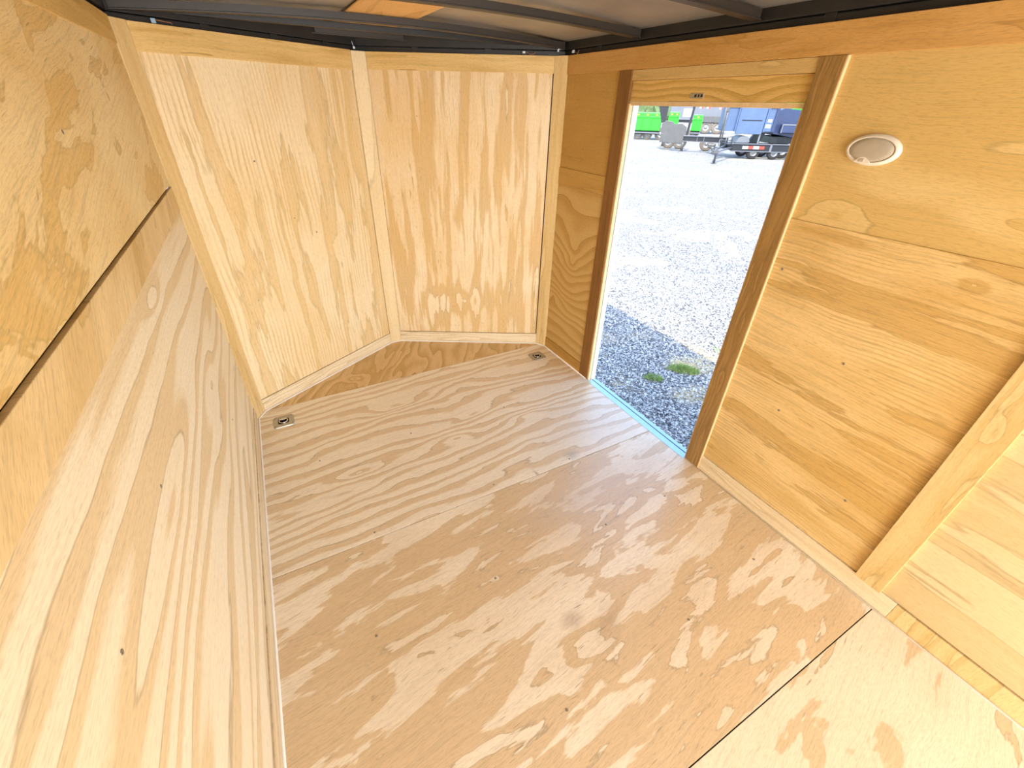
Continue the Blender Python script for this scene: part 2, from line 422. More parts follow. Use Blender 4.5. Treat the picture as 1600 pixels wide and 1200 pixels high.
def stone_material():
    m = NT('limestone_chips')
    tc = m.n('ShaderNodeTexCoord')
    v = m.n('ShaderNodeTexVoronoi', feature='F1')
    m.l(tc.outputs['Object'], v.inputs['Vector'])
    v.inputs['Scale'].default_value = 55
    sp = m.n('ShaderNodeSeparateColor')
    m.l(v.outputs['Color'], sp.inputs[0])
    m.l(m.ramp(sp.outputs[1], [(0, rgb(84, 87, 92)), (.4, rgb(158, 158, 158)), (.8, rgb(232, 232, 230)), (1, rgb(246, 246, 244))]), m.b.inputs['Base Color'])
    m.b.inputs['Roughness'].default_value = .8
    return m.m
M['stone'] = stone_material()

# ---------------------------------------------------------------- object helpers
def link(name, bm, mat, parent=None, mw=None, smooth=False):
    me = bpy.data.meshes.new(name)
    bmesh.ops.recalc_face_normals(bm, faces=bm.faces[:])
    bm.to_mesh(me)
    bm.free()
    mats = mat if isinstance(mat, (list, tuple)) else [mat]
    for x in mats: me.materials.append(x)
    if smooth:
        for p in me.polygons: p.use_smooth = True
    o = bpy.data.objects.new(name, me)
    COL.objects.link(o)
    if parent is not None: o.parent = parent
    if mw is not None: o.matrix_basis = mw
    return o

def empty(name, loc=(0, 0, 0), rz=0.0):
    o = bpy.data.objects.new(name, None)
    o.empty_display_size = .1
    COL.objects.link(o)
    o.location = loc
    o.rotation_euler = (0, 0, rz)
    return o

def tag(o, label=None, cat=None, group=None, kind=None):
    if label: o['label'] = label
    if cat: o['category'] = cat
    if group: o['group'] = group
    if kind: o['kind'] = kind
    return o

def box(bm, x0, x1, y0, y1, z0, z1, bev=0.0, mi=0):
    vs = [bm.verts.new((x, y, z)) for x in (x0, x1) for y in (y0, y1) for z in (z0, z1)]
    fs = []
    for idx in ((0, 1, 3, 2), (4, 6, 7, 5), (0, 4, 5, 1), (2, 3, 7, 6), (0, 2, 6, 4), (1, 5, 7, 3)):
        f = bm.faces.new([vs[i] for i in idx])
        f.material_index = mi
        fs.append(f)
    if bev:
        es = list({e for f in fs for e in f.edges})
        bmesh.ops.bevel(bm, geom=es, offset=bev, segments=2, affect='EDGES', profile=.5)
    return vs

def prism(bm, pts, z0, z1, bev=0.0, mi=0):
    """pts: outline in local XY, extruded along local Z."""
    lo = [bm.verts.new((p[0], p[1], z0)) for p in pts]
    hi = [bm.verts.new((p[0], p[1], z1)) for p in pts]
    n = len(pts)
    fs = [bm.faces.new(lo), bm.faces.new(hi)]
    for i in range(n):
        fs.append(bm.faces.new((lo[i], lo[(i + 1) % n], hi[(i + 1) % n], hi[i])))
    for f in fs: f.material_index = mi
    if bev:
        es = list({e for f in fs for e in f.edges})
        bmesh.ops.bevel(bm, geom=es, offset=bev, segments=2, affect='EDGES', profile=.5)

def tube(bm, pts, r, n=10, closed=False, mi=0):
    rings = []
    P = [Vector(p) for p in pts]
    k = len(P)
    prev = None
    for i, p in enumerate(P):
        if closed: t = (P[(i + 1) % k] - P[i - 1]).normalized()
        else: t = (P[min(i + 1, k - 1)] - P[max(i - 1, 0)]).normalized()
        ref = prev if prev else (Vector((0, 0, 1)) if abs(t.z) < .9 else Vector((1, 0, 0)))
        s = t.cross(ref).normalized()
        u = s.cross(t).normalized()
        prev = u
        rr = r[i] if isinstance(r, (list, tuple)) else r
        rings.append([bm.verts.new(p + s * cos(2 * pi * j / n) * rr + u * sin(2 * pi * j / n) * rr) for j in range(n)])
    m = k if closed else k - 1
    for i in range(m):
        a, b = rings[i], rings[(i + 1) % k]
        for j in range(n):
            f = bm.faces.new((a[j], a[(j + 1) % n], b[(j + 1) % n], b[j]))
            f.material_index = mi
            f.smooth = True
    if not closed:
        for rg in (rings[0], rings[-1]):
            f = bm.faces.new(rg)
            f.material_index = mi

def lathe(bm, prof, n=32, mat=None, mi=0):
    """prof: (radius, height) pairs about local Z; mat places it."""
    rings = []
    for r, h in prof:
        if r < 1e-6: rings.append([bm.verts.new((0, 0, h))])
        else: rings.append([bm.verts.new((r * cos(2 * pi * j / n), r * sin(2 * pi * j / n), h)) for j in range(n)])
    for a, b in zip(rings, rings[1:]):
        for j in range(n):
            if len(a) == 1 and len(b) == 1: continue
            if len(a) == 1: f = bm.faces.new((a[0], b[(j + 1) % n], b[j]))
            elif len(b) == 1: f = bm.faces.new((a[j], a[(j + 1) % n], b[0]))
            else: f = bm.faces.new((a[j], a[(j + 1) % n], b[(j + 1) % n], b[j]))
            f.material_index = mi
            f.smooth = True
    if mat is not None:
        vs = [v for rg in rings for v in rg]
        bmesh.ops.transform(bm, matrix=mat, verts=vs)

def wall_frame(p, d, inward):
    """local X along the wall, local Y up, local Z into the room."""
    x = Vector((d[0], d[1], 0)).normalized()
    y = Vector((0, 0, 1))
    z = x.cross(y)
    if z.dot(Vector((inward[0], inward[1], 0))) < 0:
        raise ValueError('frame must be right-handed')
    return Matrix(((x.x, y.x, z.x, p[0]), (x.y, y.y, z.y, p[1]), (x.z, y.z, z.z, 0), (0, 0, 0, 1)))

def board(name, parent, mat, u0, u1, v0, v1, d0, d1, bev=.0012):
    bm = bmesh.new()
    box(bm, u0, u1, v0, v1, d0, d1, bev)
    return link(name, bm, mat, parent)

def screw_mesh():
    bm = bmesh.new()
    lathe(bm, [(0, .0006), (.0022, .0006), (.0026, .0014), (.0045, .0012), (.0048, .0), (.0048, -.001)], 12)
    me = bpy.data.meshes.new('screw')
    bm.to_mesh(me); bm.free()
    me.materials.append(M['screw'])
    return me
SCREW = screw_mesh()
def screw(parent, u, v, d):
    o = bpy.data.objects.new('screw', SCREW)
    COL.objects.link(o)
    o.parent = parent
    o.location = (u, v, d)

# ================================================================ SETTING
# ---- left wall: local X runs forward->... must be right handed with inward +x  => X along -y
# u measured from the frame origin; FL origin at (-A, 0), X axis = (0, 1): X x Y = (1,0,0) inward. good
FL = wall_frame((-A, 0), (0, 1), (1, 0))
FR = wall_frame((A, 0), (0, -1), (-1, 0))          # u = -y
FNL = wall_frame(L2, A1 - L2, (1, -1))
FNR = wall_frame(A2, R2 - A2, (-1, -1))
LNL = (A1 - L2).length
LNR = (R2 - A2).length
WT = .040

def wall_root(name, frame, rects):
    bm = bmesh.new()
    for (u0, u1, v0, v1) in rects: box(bm, u0, u1, v0, v1, -WT - .018, -WT + .0)
    o = link(name, bm, M['lamp_skin'], None, frame)
    tag(o, kind='structure')
    return o

wl = wall_root('wall_left', FL, [(REAR, .02, -.06, 1.93)])
board('upper_panel', wl, M['left_upper'], REAR, -.0735, ZS + .008, HH + .04, -.020, -.004)
board('gap_shade_sheet', wl, M['dark_gap'], REAR, -.04, .02, H - .02, -.034, -.024)  # dark sheet added behind the panels so their gaps look shaded
board('lower_panel', wl, M['left_lower'], REAR, -.0735, .092, ZW + .03, -.020, -.004)
board('middle_rail', wl, M['left_rail'], REAR, -.069, ZW, ZS, -.012, 0)
board('header_board', wl, M['left_header'], REAR, -.069, HH + .012, H + .008, -.012, 0)
for (y, z) in ((-1.98, .93), (-1.60, .91), (-1.15, 1.55), (-.7, .45), (-2.0, .42)):
    screw(wl, y, z, -.0044)

wr = wall_root('wall_right', FR, [(-.02, -D1 - .045, -.06, 1.93), (-D2 + .045, -REAR, -.06, 1.93), (-D1 - .045, -D2 + .045, HD + .055, 1.93)])
board('header_board', wr, M['right_header'], .046, -REAR, HH, H, -.012, 0)
board('forward_upper_panel', wr, M['right_front_upper'], .047, -D0 + .02, 1.27, HH + .03, -.024, -.006)
board('forward_rail', wr, M['right_front_upper'], .047, -D0 + .002, 1.198, 1.289, -.012, 0)
board('forward_lower_panel', wr, M['right_front'], .049, -D0 + .02, .083, 1.22, -.022, -.004)
board('upper_panel', wr, M['right_upper'], -D3 - .012, -REAR, 1.262, HH + .03, -.026, -.009)
board('lower_panel', wr, M['right_lower'], -D3 - .012, -Y1 - .03, PB + .003, 1.282, -.024, -.005)
board('lower_panel', wr, M['right_rear'], -Y1 - .03, -REAR, PB + .003, 1.282, -.024, -.004)
for (y, z) in ((1.93, .85), (1.80, .55), (1.60, 1.1), (2.15, .35), (2.45, 1.0), (2.62, .72)):
    screw(wr, y, z, -.0044)

board('gap_shade_sheet', wr, M['dark_gap'], .04, -D0, .02, H - .02, -.036, -.027)
board('gap_shade_sheet', wr, M['dark_gap'], -D3, -REAR, .02, H - .02, -.036, -.027)
wnl = wall_root('wall_front_left', FNL, [(-.02, LNL + .03, -.06, 1.93)])
board('panel', wnl, M['nose_left'], .001, LNL - .004, .082, HH + .03, -.020, -.005)
board('header_board', wnl, M['nose_header'], .001, LNL - .001, HH - .004, H + .003, -.012, 0)
screw(wnl, .354, 1.351, -.0044)
screw(wnl, .62, .95, -.0044)
board('gap_shade_sheet', wnl, M['dark_gap'], .0, LNL, .02, H - .02, -.034, -.022)
wnr = wall_root('wall_front_right', FNR, [(-.03, LNR + .02, -.06, 1.93)])
board('panel', wnr, M['nose_right'], .001, LNR - .007, .0845, HH + .03, -.020, -.006)
board('header_board', wnr, M['nose_header'], .001, LNR - .001, HH + .004, H, -.012, 0)

board('gap_shade_sheet', wnr, M['dark_gap'], .0, LNR, .02, H - .02, -.034, -.022)

# ---- baseboards
def base(name, frame, u0, u1, mat, top=PB, d=0.0):
    bm = bmesh.new()
    box(bm, u0, u1, 0.0, top, -.016, d, .0012)
    return tag(link(name, bm, mat, None, frame), kind='structure')
base('baseboard_left', FL, REAR, -.069, M['base_pale'], .085)
base('baseboard_front_left', FNL, .001, LNL - .001, M['base_pale'], .079)
base('baseboard_front_right', FNR, .001, LNR - .001, M['base_pale'], .081)
base('baseboard_right_forward', FR, .047, -D0, M['base_gold'], .080)
base('baseboard_right', FR, -D3 + .001, -Y1 + .052, M['base_pale'])
base('baseboard_right_rear', FR, -Y1 + .053, -REAR, M['slat'], PB - .004, -.001)

# ---- corner boards (chamfers)
def corner(name, P, Q, inward, mat, z1=H):
    d = Q - P
    L = d.length
    fr = wall_frame(P, d, inward)
    bm = bmesh.new()
    # mitred plan: outline in (u, depth)
    prism_pts = [(0, 0), (L, 0), (L + .006, -.012), (-.006, -.012)]
    lo = [bm.verts.new((p[0], 0, p[1])) for p in prism_pts]
    hi = [bm.verts.new((p[0], z1, p[1])) for p in prism_pts]
    bm.faces.new(lo); bm.faces.new(hi)
    for i in range(4):
        bm.faces.new((lo[i], lo[(i + 1) % 4], hi[(i + 1) % 4], hi[i]))
    return tag(link(name, bm, mat, None, fr), kind='structure')
corner('trim_1', L1, L2, (1, -1), M['corner'], H + .004)
corner('trim_2', A1, A2, (0, -1), M['apex'])
corner('trim_3', R2, R1, (-1, -1), M['corner'])

# ---- door casing boards, slat
def trim(name, u0, u1, v0, v1, d0, d1, mat, bev=.0012):
    bm = bmesh.new()
    box(bm, u0, u1, v0, v1, d0, d1, bev)
    return tag(link(name, bm, mat, None, FR), kind='structure')
trim('trim_4', -D0, -D1, 0.0, HH - .0005, -.014, .003, M['casing_dark'])
c5 = trim('trim_5', -D2, -D3 - .005, 0.0, HH - .0005, -.014, .004, M['casing'])
board('cut_edge', c5, M['cut_edge'], -D3 - .005, -D3, 0.0, HH - .0008, -.014, .0035, .0008)
trim('trim_6', -Y0, -Y1, PB + .001, HH - .0005, -.004, .012, M['slat'])

# ---- door opening in the right wall (metal frame, boards over the head)
door = bpy.data.objects.new('door_1', None)
COL.objects.link(door)
door.matrix_basis = FR
tag(door, kind='structure')
board('filler_strip', door, M['door_filler'], -D1 + .001, -D2 - .001, HH - .043, HH - .001, -.024, -.002)
board('head_board', door, M['door_head'], -D1 + .001, -D2 - .001, HD + .008, HH - .044, -.026, -.012)
board('head_edge', door, M['cut_edge'], -D1 + .001, -D2 - .001, HD - .009, HD + .0075, -.030, -.010, .0006)
board('head_frame', door, M['alu_paint'], -D1 + .001, -D2 - .001, HD + .012, HD + .05, -.062, -.030)
board('jamb_liner', door, M['cut_edge'], -D1, -D1 + .010, 0.0, HD - .001, -.024, -.004, .0006)
board('jamb_frame', door, M['alu_paint'], -D1 + .001, -D1 + .013, -.03, HD + .010, -.062, -.028)
board('jamb_liner', door, M['cut_edge'], -D2 - .008, -D2, 0.0, HD - .001, -.028, -.004, .0006)
board('jamb_frame', door, M['alu_paint'], -D2 - .006, -D2 - .001, -.03, HD + .010, -.062, -.030)
# threshold: two bright strips with a dark gasket line between them
th = board('threshold', door, M['alu'], -D1 + .012, -D2 - .004, -.03, .0015, -.030, .012)
board('outer_lip', th, M['alu'], -D1 + .014, -D2 - .006, -.04, -.002, -.066, -.0387)
board('gasket', th, M['black'], -D1 + .013, -D2 - .005, -.03, -.0005, -.0385, -.0302, .0004)
# strike plate on the head board
bm = bmesh.new()
box(bm, .962, 1.034, 1.653, 1.672, -.012, -.0098, .0009)
sp_ = link('strike_plate', bm, M['zinc'], door)
for (a0, a1) in ((.986, .997), (1.004, 1.012), (1.018, 1.028)):
    board('slot', sp_, M['black'], a0, a1, 1.658, 1.668, -.0102, -.0094, .0003)

# ---- floor
fl_pts = [(-A - .01, REAR), (A + .0, REAR), (A, R1.y), (R2.x, R2.y + .01), (A2.x, A2.y + .01), (A1.x, A1.y + .01), (L2.x - .01, L2.y + .01), (-A - .01, L1.y)]
bm = bmesh.new()
prism(bm, [(p[0] * 1.02, p[1] + (.02 if p[1] > 0 else 0)) for p in fl_pts], -.09, -.019)
floor = tag(link('floor', bm, M['steel_black']), kind='structure')
def sheet(name, pts, mat, z1=0.0):
    bm = bmesh.new()
    prism(bm, pts, -.019, z1, .0008)
    return link(name, bm, mat, floor)
G = .0017
f1 = sheet('front_sheet', [(-A - .008, S2 + G), (A + .001, S2 + G), (A + .001, -.03), (A + .001, -.0), (-A - .008, -.0)], M['floor_front'])
f2 = sheet('middle_sheet', [(-A - .008, S3 + G), (A + .001, S3 + G), (A + .001, S2 - G), (-A - .008, S2 - G)], M['floor_middle'], -.0004)
f3 = sheet('rear_sheet', [(-A - .008, REAR), (A + .001, REAR), (A + .001, S3 - G), (-A - .008, S3 - G)], M['floor_rear'])
f4 = sheet('nose_sheet', [(-A, .002), (A, .002), (A2.x, A2.y + .012), (A1.x, A1.y + .012)], M['floor_nose'], -.001)
for (x, y) in ((.35, -1.62), (-.22, -1.62), (-.70, -1.62), (.35, -2.1), (-.22, -2.12), (.80, -2.05), (.72, -1.62)):
    screw(f2, x, y, -.0003)
for (x, y) in ((.35, -.62), (-.25, -.60), (-.75, -.60), (.0, -1.17), (.45, -1.19), (-.6, -1.18)):
    screw(f1, x, y, .0001)

# ---- white caulk bead along the foot of the walls
def bead(name, pts, r=.005):
    bm = bmesh.new()
    tube(bm, [(p[0], p[1], .0015) for p in pts], r, 8)
    return tag(link(name, bm, M['caulk']), kind='structure')
bead('trim_7', [(-A + .004, REAR), (-A + .0035, -.7), (L1.x + .004, L1.y - .002), (L2.x + .003, L2.y - .004), (A1.x, A1.y - .004), (A2.x, A2.y - .004),
                (R2.x - .003, R2.y - .004), (R1.x - .004, R1.y - .002), (A - .002, D1 + .01)])
bead('trim_8', [(A - .003, D3 + .09), (A - .003, REAR)], .0045)

# ---- ceiling (arched roof sheet) and black top frame
def roof_z(x): return 1.915 + .048 * (1 - (x / 1.08) ** 2)
bm = bmesh.new()
ys = [REAR - .02, -3.0, -2.0, -1.0, -.05]
NXR = 24
grid_lo, grid_hi = [], []
def rx(i): return -1.085 + 2.17 * i / NXR
for y in ys:
    grid_lo.append([bm.verts.new((rx(i), y, roof_z(rx(i)))) for i in range(NXR + 1)])
    grid_hi.append([bm.verts.new((rx(i), y, roof_z(rx(i)) + .02)) for i in range(NXR + 1)])
nose = []
for i in range(NXR + 1):
    t = 1 - abs(rx(i)) / 1.085
    nose.append(.0 + .72 * t)
grid_lo.append([bm.verts.new((rx(i), nose[i], roof_z(rx(i)))) for i in range(NXR + 1)])
grid_hi.append([bm.verts.new((rx(i), nose[i], roof_z(rx(i)) + .02)) for i in range(NXR + 1)])
for g in (grid_lo, grid_hi):
    for r0, r1 in zip(g, g[1:]):
        for i in range(NXR):
            f = bm.faces.new((r0[i], r0[i + 1], r1[i + 1], r1[i]))
            f.smooth = True
for r0, r1 in ((grid_lo[0], grid_hi[0]), (grid_lo[-1], grid_hi[-1])):
    for i in range(NXR): bm.faces.new((r0[i], r0[i + 1], r1[i + 1], r1[i]))
for k in range(len(grid_lo) - 1):
    for i in (0, NXR): bm.faces.new((grid_lo[k][i], grid_lo[k + 1][i], grid_hi[k + 1][i], grid_hi[k][i]))
ceiling = tag(link('ceiling', bm, M['roof']), kind='structure')

def rail(name, frame, u0, u1, brackets):
    bm = bmesh.new()
    box(bm, u0, u1, H - .03, H + .024, -.058, -.016, .003)
    box(bm, u0, u1, H + .026, 1.935, -.058, -.006, .003)
    for b in brackets: box(bm, b - .018, b + .018, H - .005, H + .026, -.018, -.012, .001)
    return tag(link(name, bm, M['steel_black'], None, frame), kind='structure')
rail('trim_9', FL, REAR, .05, (-.35, -.9))
rail('trim_10', FNL, -.075, LNL + .075, (.30, .62, .92))
rail('trim_11', FNR, -.075, LNR + .075, (.28, .70))
rail('trim_12', FR, -.05, -REAR, (.3, 1.45, 2.05))

def bow_z(x): return 1.884 + .033 * (1 - (x / A) ** 2)
def roof_bow(y, label):
    # hat section: a deep web with a narrow lip along the lower edge
    bm = bmesh.new()
    n = 28
    sec = [(-.020, .004), (-.020, 0), (.020, 0), (.020, .004), (.014, .006), (.014, .031), (-.014, .031), (-.014, .006)]
    rings = []
    for i in range(n + 1):
        x = -A + .004 + (2 * A - .008) * i / n
        rings.append([bm.verts.new((x, y + s[0], bow_z(x) + s[1])) for s in sec])
    for a, b in zip(rings, rings[1:]):
        for j in range(8): bm.faces.new((a[j], a[(j + 1) % 8], b[(j + 1) % 8], b[j]))
    bm.faces.new(rings[0]); bm.faces.new(rings[-1])
    o = link('roof_bow', bm, M['steel_bow'])
    return tag(o, label, 'roof beam', 'steel roof bows')
roof_bow(0.0, 'dark steel roof beam crossing above the trailer nose, the farthest full-width one')
roof_bow(-.6, 'dark steel roof beam meeting the right wall above the forward door edge')
roof_bow(-1.2, 'dark steel roof beam meeting the right wall over the door head, nearest one in view')
roof_bow(-1.8, 'dark steel roof beam meeting the right wall above the oval light')
# short angled plate bridging the point of the nose
bm = bmesh.new()
box(bm, -.47, .505, .435, .465, 1.908, 1.944, .002)
box(bm, -.47, .505, .425, .440, 1.906, 1.911, .001)
tag(link('nose_brace', bm, M['steel_bow']), 'short dark steel brace under the roof at the very point of the nose', 'brace', 'steel roof bows')
bm = bmesh.new()
box(bm, -.92, .92, .10, .13, 1.900, 1.925, .002)
tag(link('nose_crossbar', bm, M['steel_black']), 'black steel crossbar just ahead of the farthest roof beam', 'brace')

bm = bmesh.new()
box(bm, -.165, .165, -1.05, .40, 1.949, 1.955, .001)
tag(link('backer_board', bm, M['roof_board']), 'orange plywood board lying lengthwise above the roof beams', 'board')

# ================================================================ THINGS INSIDE
# ---- recessed tie-down rings
def make_tie_down(x, y, rz, label):
    t = empty('tie_down_ring', (x, y, 0), rz)
    tag(t, label, 'tie-down ring', 'recessed floor tie-downs')
    bm = bmesh.new()
    # plate with chamfered corners and a rectangular well cut through it
    W, D, c = .057, .055, .012
    w, d = .030, .026
    out = [(-W + c, -D), (W - c, -D), (W, -D + c), (W, D - c), (W - c, D), (-W + c, D), (-W, D - c), (-W, -D + c)]
    inn = [(-w + .008, -d), (w - .008, -d), (w, -d + .008), (w, d - .008), (w - .008, d), (-w + .008, d), (-w, d - .008), (-w, -d + .008)]
    vo0 = [bm.verts.new((p[0], p[1], .0)) for p in out]
    vo = [bm.verts.new((p[0] * .97, p[1] * .97, .0050)) for p in out]
    vi = [bm.verts.new((p[0], p[1], .0050)) for p in inn]
    vb = [bm.verts.new((p[0] * .8, p[1] * .8, .0008)) for p in inn]
    for i in range(8):
        j = (i + 1) % 8
        bm.faces.new((vo0[i], vo0[j], vo[j], vo[i]))
        bm.faces.new((vo[i], vo[j], vi[j], vi[i]))
        f = bm.faces.new((vi[i], vi[j], vb[j], vb[i])); f.material_index = 1
    f = bm.faces.new(vb); f.material_index = 1
    link('plate', bm, [M['zinc'], M['black']], t)
    bm = bmesh.new()
    pts = []
    for k in range(17):
        a = radians(180 + 180 * k / 16)
        pts.append((.022 * cos(a), -.002 + .020 * sin(a), .0070))
    pts += [(.022, .012, .007), (-.022, .012, .007)]
    tube(bm, pts, .0036, 8, closed=True)
    link('ring', bm, M['chrome'], t)
    bm = bmesh.new()
    box(bm, -.020, .020, .011, .021, .003, .0115, .003)
    link('clamp_bar', bm, M['chrome'], t)
    for sx in (-1, 1):
        for sy in (-1, 1):
            bm = bmesh.new()
            lathe(bm, [(0, .0056), (.0018, .0056), (.003, .0064), (.0046, .0058), (.005, .0045)], 10, Matrix.Translation((sx * .045, sy * .040, 0)))
            link('bolt', bm, M['screw'], t)
    return t
make_tie_down(-.891, -.160, 0, 'recessed steel tie-down ring in the floor beside the left wall')
make_tie_down(.879, -.163, 0, 'recessed steel tie-down ring in the floor beside the door wall corner')

# ---- oval dome light on the right wall
dl = bpy.data.objects.new('dome_light', None)
COL.objects.link(dl)
dl.matrix_basis = FR @ Matrix.Translation((1.731, 1.520, -.009))
tag(dl, 'white oval dome light mounted on the upper right wall beside the doorway', 'light')
def oval(bm, rings, n=48):
    """rings of (half width, half height, depth, centre dx)"""
    rs = []
    for (a, b, d) in rings:
        rs.append([bm.verts.new((a * cos(2 * pi * j / n), b * sin(2 * pi * j / n), d)) for j in range(n)])
    for p, q in zip(rs, rs[1:]):
        for j in range(n):
            f = bm.faces.new((p[j], p[(j + 1) % n], q[(j + 1) % n], q[j]))
            f.smooth = True
    return rs
bm = bmesh.new()
rs = oval(bm, [(.076, .044, 0), (.0765, .0445, .004), (.074, .042, .011), (.068, .037, .0155), (.064, .0345, .016), (.063, .034, .013)])
bm.faces.new(rs[-1]); bm.faces.new(rs[0])
link('housing', bm, M['white_plastic'], dl)
bm = bmesh.new()
rs = oval(bm, [(.0625, .0335, .0128), (.060, .0320, .0160), (.045, .024, .0185), (.02, .011, .0195)])
bm.faces.new(rs[-1]); bm.faces.new(rs[0])
link('lens', bm, M['lens'], dl)
bm = bmesh.new()
pts = []
for k in range(13):
    t = k / 12
    pts.append((-.034 + .044 * t, -.0325 + .0135 * sin(pi * t) ** 1.0))
pts += [(.012, -.0365), (-.012, -.0400), (-.034, -.0365)]
prism(bm, pts, .014, .0192, .0006)
swb = link('switch_surround', bm, M['white_plastic'], dl)
bm = bmesh.new()
box(bm, -.020, -.006, -.0335, -.0255, .0185, .0225, .0012)
link('rocker', bm, simple('grey_rocker', (190, 176, 158), .4), swb)

# ---- loose wire ends above the boards
def wire(name, P, pts, rw, mat_w, head, hm, label):
    t = empty(name, P)
    tag(t, label, 'wire connector', 'loose wiring above the front boards')
    bm = bmesh.new()
    tube(bm, pts, rw, 6)
    link('wire', bm, mat_w, t)
    bm = bmesh.new()
    box(bm, *head, .0015)
    link('connector', bm, hm, t)
def onNL(u, z, d=0):
    p = FNL @ Vector((u, z, d)); return p
def onNR(u, z, d=0):
    p = FNR @ Vector((u, z, d)); return p
wire('wire_connector', onNL(.098, 1.868, -.004), [(.004, .003, .004), (.03, .02, .002), (.055, .036, .001), (.058, .039, -.004)], .0012, M['wire_copper'],
     (-.008, .008, -.004, .004, -.008, .008), M['wire_blue'], 'pale blue wire end above the left front panel near the corner')
wire('wire_connector', onNL(1.10, 1.872, -.002), [(0, 0, .004), (-.004, 0, .016), (-.006, .002, .026)], .0016, M['wire_white'],
     (-.004, .007, -.004, .004, -.008, .003), M['wire_white'], 'white wire connector above the apex board in the middle of the nose')
wire('wire_connector', onNR(.905, 1.868, -.004), [(.006, 0, 0), (.02, -.01, -.002), (.03, -.02, -.010), (.05, -.03, -.006), (.056, -.034, .004)], .0010, M['wire_copper'],
     (-.011, .006, -.004, .004, -.005, .005), M['wire_white'], 'white wire connector above the right front panel')
wire('wire_connector', onNR(1.098, 1.880, -.0), [(0, 0, 0), (.006, -.004, .006), (.012, -.006, .002)], .0015, M['wire_white'],
     (-.005, .003, -.004, .004, -.007, .006), M['wire_white'], 'small white wire connector at the right front corner, the left one of two')
wire('wire_connector', Vector((A + .004, -.085, 1.870)), [(0, 0, 0), (-.004, -.03, -.004), (-.005, -.05, -.014), (-.004, -.06, .004)], .0010, M['wire_copper'],
     (-.004, .004, -.010, .006, -.006, .007), M['wire_white'], 'small white wire connector at the right front corner, the right one of two')

# ================================================================ OUTSIDE
bm = bmesh.new()
s = 120
vs = [bm.verts.new(p) for p in ((-s, -s, GZ), (s, -s, GZ), (s, s, GZ), (-s, s, GZ))]
bm.faces.new(vs)
tag(link('ground', bm, M['gravel']), kind='structure')

# trailer underframe: axle beam and skirt so the shadow on the gravel is the trailer's
bm = bmesh.new()
box(bm, -1.0, 1.0, REAR, .1, -.20, -.091)
tag(link('trim_13', bm, M['steel_black']), kind='structure')

TUFTS = ((2.48, -.29, .17), (2.12, -.27, .10), (1.83, -1.03, .07), (3.12, -.18, .09))
def scatter_stones():
    me = bpy.data.meshes.new('gravel_chips')
    ico = [(0, 0, -1), (.72, -.53, -.45), (-.28, -.85, -.45), (-.89, 0, -.45), (-.28, .85, -.45), (.72, .53, -.45),
           (.28, -.85, .45), (-.72, -.53, .45), (-.72, .53, .45), (.28, .85, .45), (.89, 0, .45), (0, 0, 1)]
    fc = [(0, 1, 2), (1, 0, 5), (0, 2, 3), (0, 3, 4), (0, 4, 5), (1, 5, 10), (2, 1, 6), (3, 2, 7), (4, 3, 8), (5, 4, 9),
          (1, 10, 6), (2, 6, 7), (3, 7, 8), (4, 8, 9), (5, 9, 10), (6, 10, 11), (7, 6, 11), (8, 7, 11), (9, 8, 11), (10, 9, 11)]
    V, Fc = [], []
    rng = random.Random(3)
    n = 26000
    for k in range(n):
        x = 1.15 + 3.6 * (rng.random() ** 1.5)
        y0 = -1.7 + (x - 1.15) * .25
        y = y0 + rng.random() * (1.5 + (x - 1.15) * 1.05)
        if any(((x - gx) ** 2 + (y - gy) ** 2) < gr_ * gr_ for gx, gy, gr_ in TUFTS): continue
        r = .0045 + .0075 * rng.random() ** 2
        rot = Matrix.Rotation(rng.random() * 6.28, 3, 'Z') @ Matrix.Rotation(rng.random() * 3, 3, 'X')
        sc = (r * rng.uniform(.8, 1.5), r * rng.uniform(.7, 1.1), r * rng.uniform(.5, .9))
        o = len(V)
        for p in ico:
            q = rot @ Vector((p[0] * sc[0] * rng.uniform(.85, 1.15), p[1] * sc[1], p[2] * sc[2]))
            V.append((q.x + x, q.y + y, q.z + GZ + r * .35))
        Fc += [(a + o, b + o, c + o) for a, b, c in fc]
    me.from_pydata(V, [], Fc)
    me.materials.append(M['stone'])
    o = bpy.data.objects.new('gravel_chips', me)
    COL.objects.link(o)
    tag(o, 'loose grey and white stone chips on the ground outside the doorway', 'gravel', kind='stuff')
scatter_stones()

def grass(x, y, rx_, ry_, n, h, ang, label, mat='grass'):
    bm = bmesh.new()
    rng = random.Random(int(x * 1000 + y * 77))
    for k in range(n):
        a = rng.random() * 6.28; r = sqrt(rng.random())
        px, py = r * rx_ * cos(a), r * ry_ * sin(a)
        c, s_ = cos(ang), sin(ang)
        px, py = px * c - py * s_, px * s_ + py * c
        hh = h * rng.uniform(.5, 1.1) * (1.15 - .6 * r)
        dx, dy = rng.uniform(-.5, .5) * hh, rng.uniform(-.5, .5) * hh
        w = .0025
        th_ = rng.random() * 3.14
        ux, uy = w * cos(th_), w * sin(th_)
        v = [bm.verts.new((px - ux, py - uy, 0)), bm.verts.new((px + ux, py + uy, 0)),
             bm.verts.new((px + dx * .4 + ux * .8, py + dy * .4 + uy * .8, hh * .6)), bm.verts.new((px + dx * .4 - ux * .8, py + dy * .4 - uy * .8, hh * .6)),
             bm.verts.new((px + dx, py + dy, hh))]
        bm.faces.new((v[0], v[1], v[2], v[3])); bm.faces.new((v[3], v[2], v[4]))
    o = link('grass_tuft', bm, M[mat], None, Matrix.Translation((x, y, GZ)))
    tag(o, label, 'grass', 'grass tufts in the gravel')
grass(2.48, -.29, .15, .07, 520, .075, -.75, 'larger green grass tuft in the shaded gravel outside the doorway')
grass(2.12, -.27, .09, .06, 230, .055, -.6, 'smaller grass tuft left of the larger one in the shaded gravel')
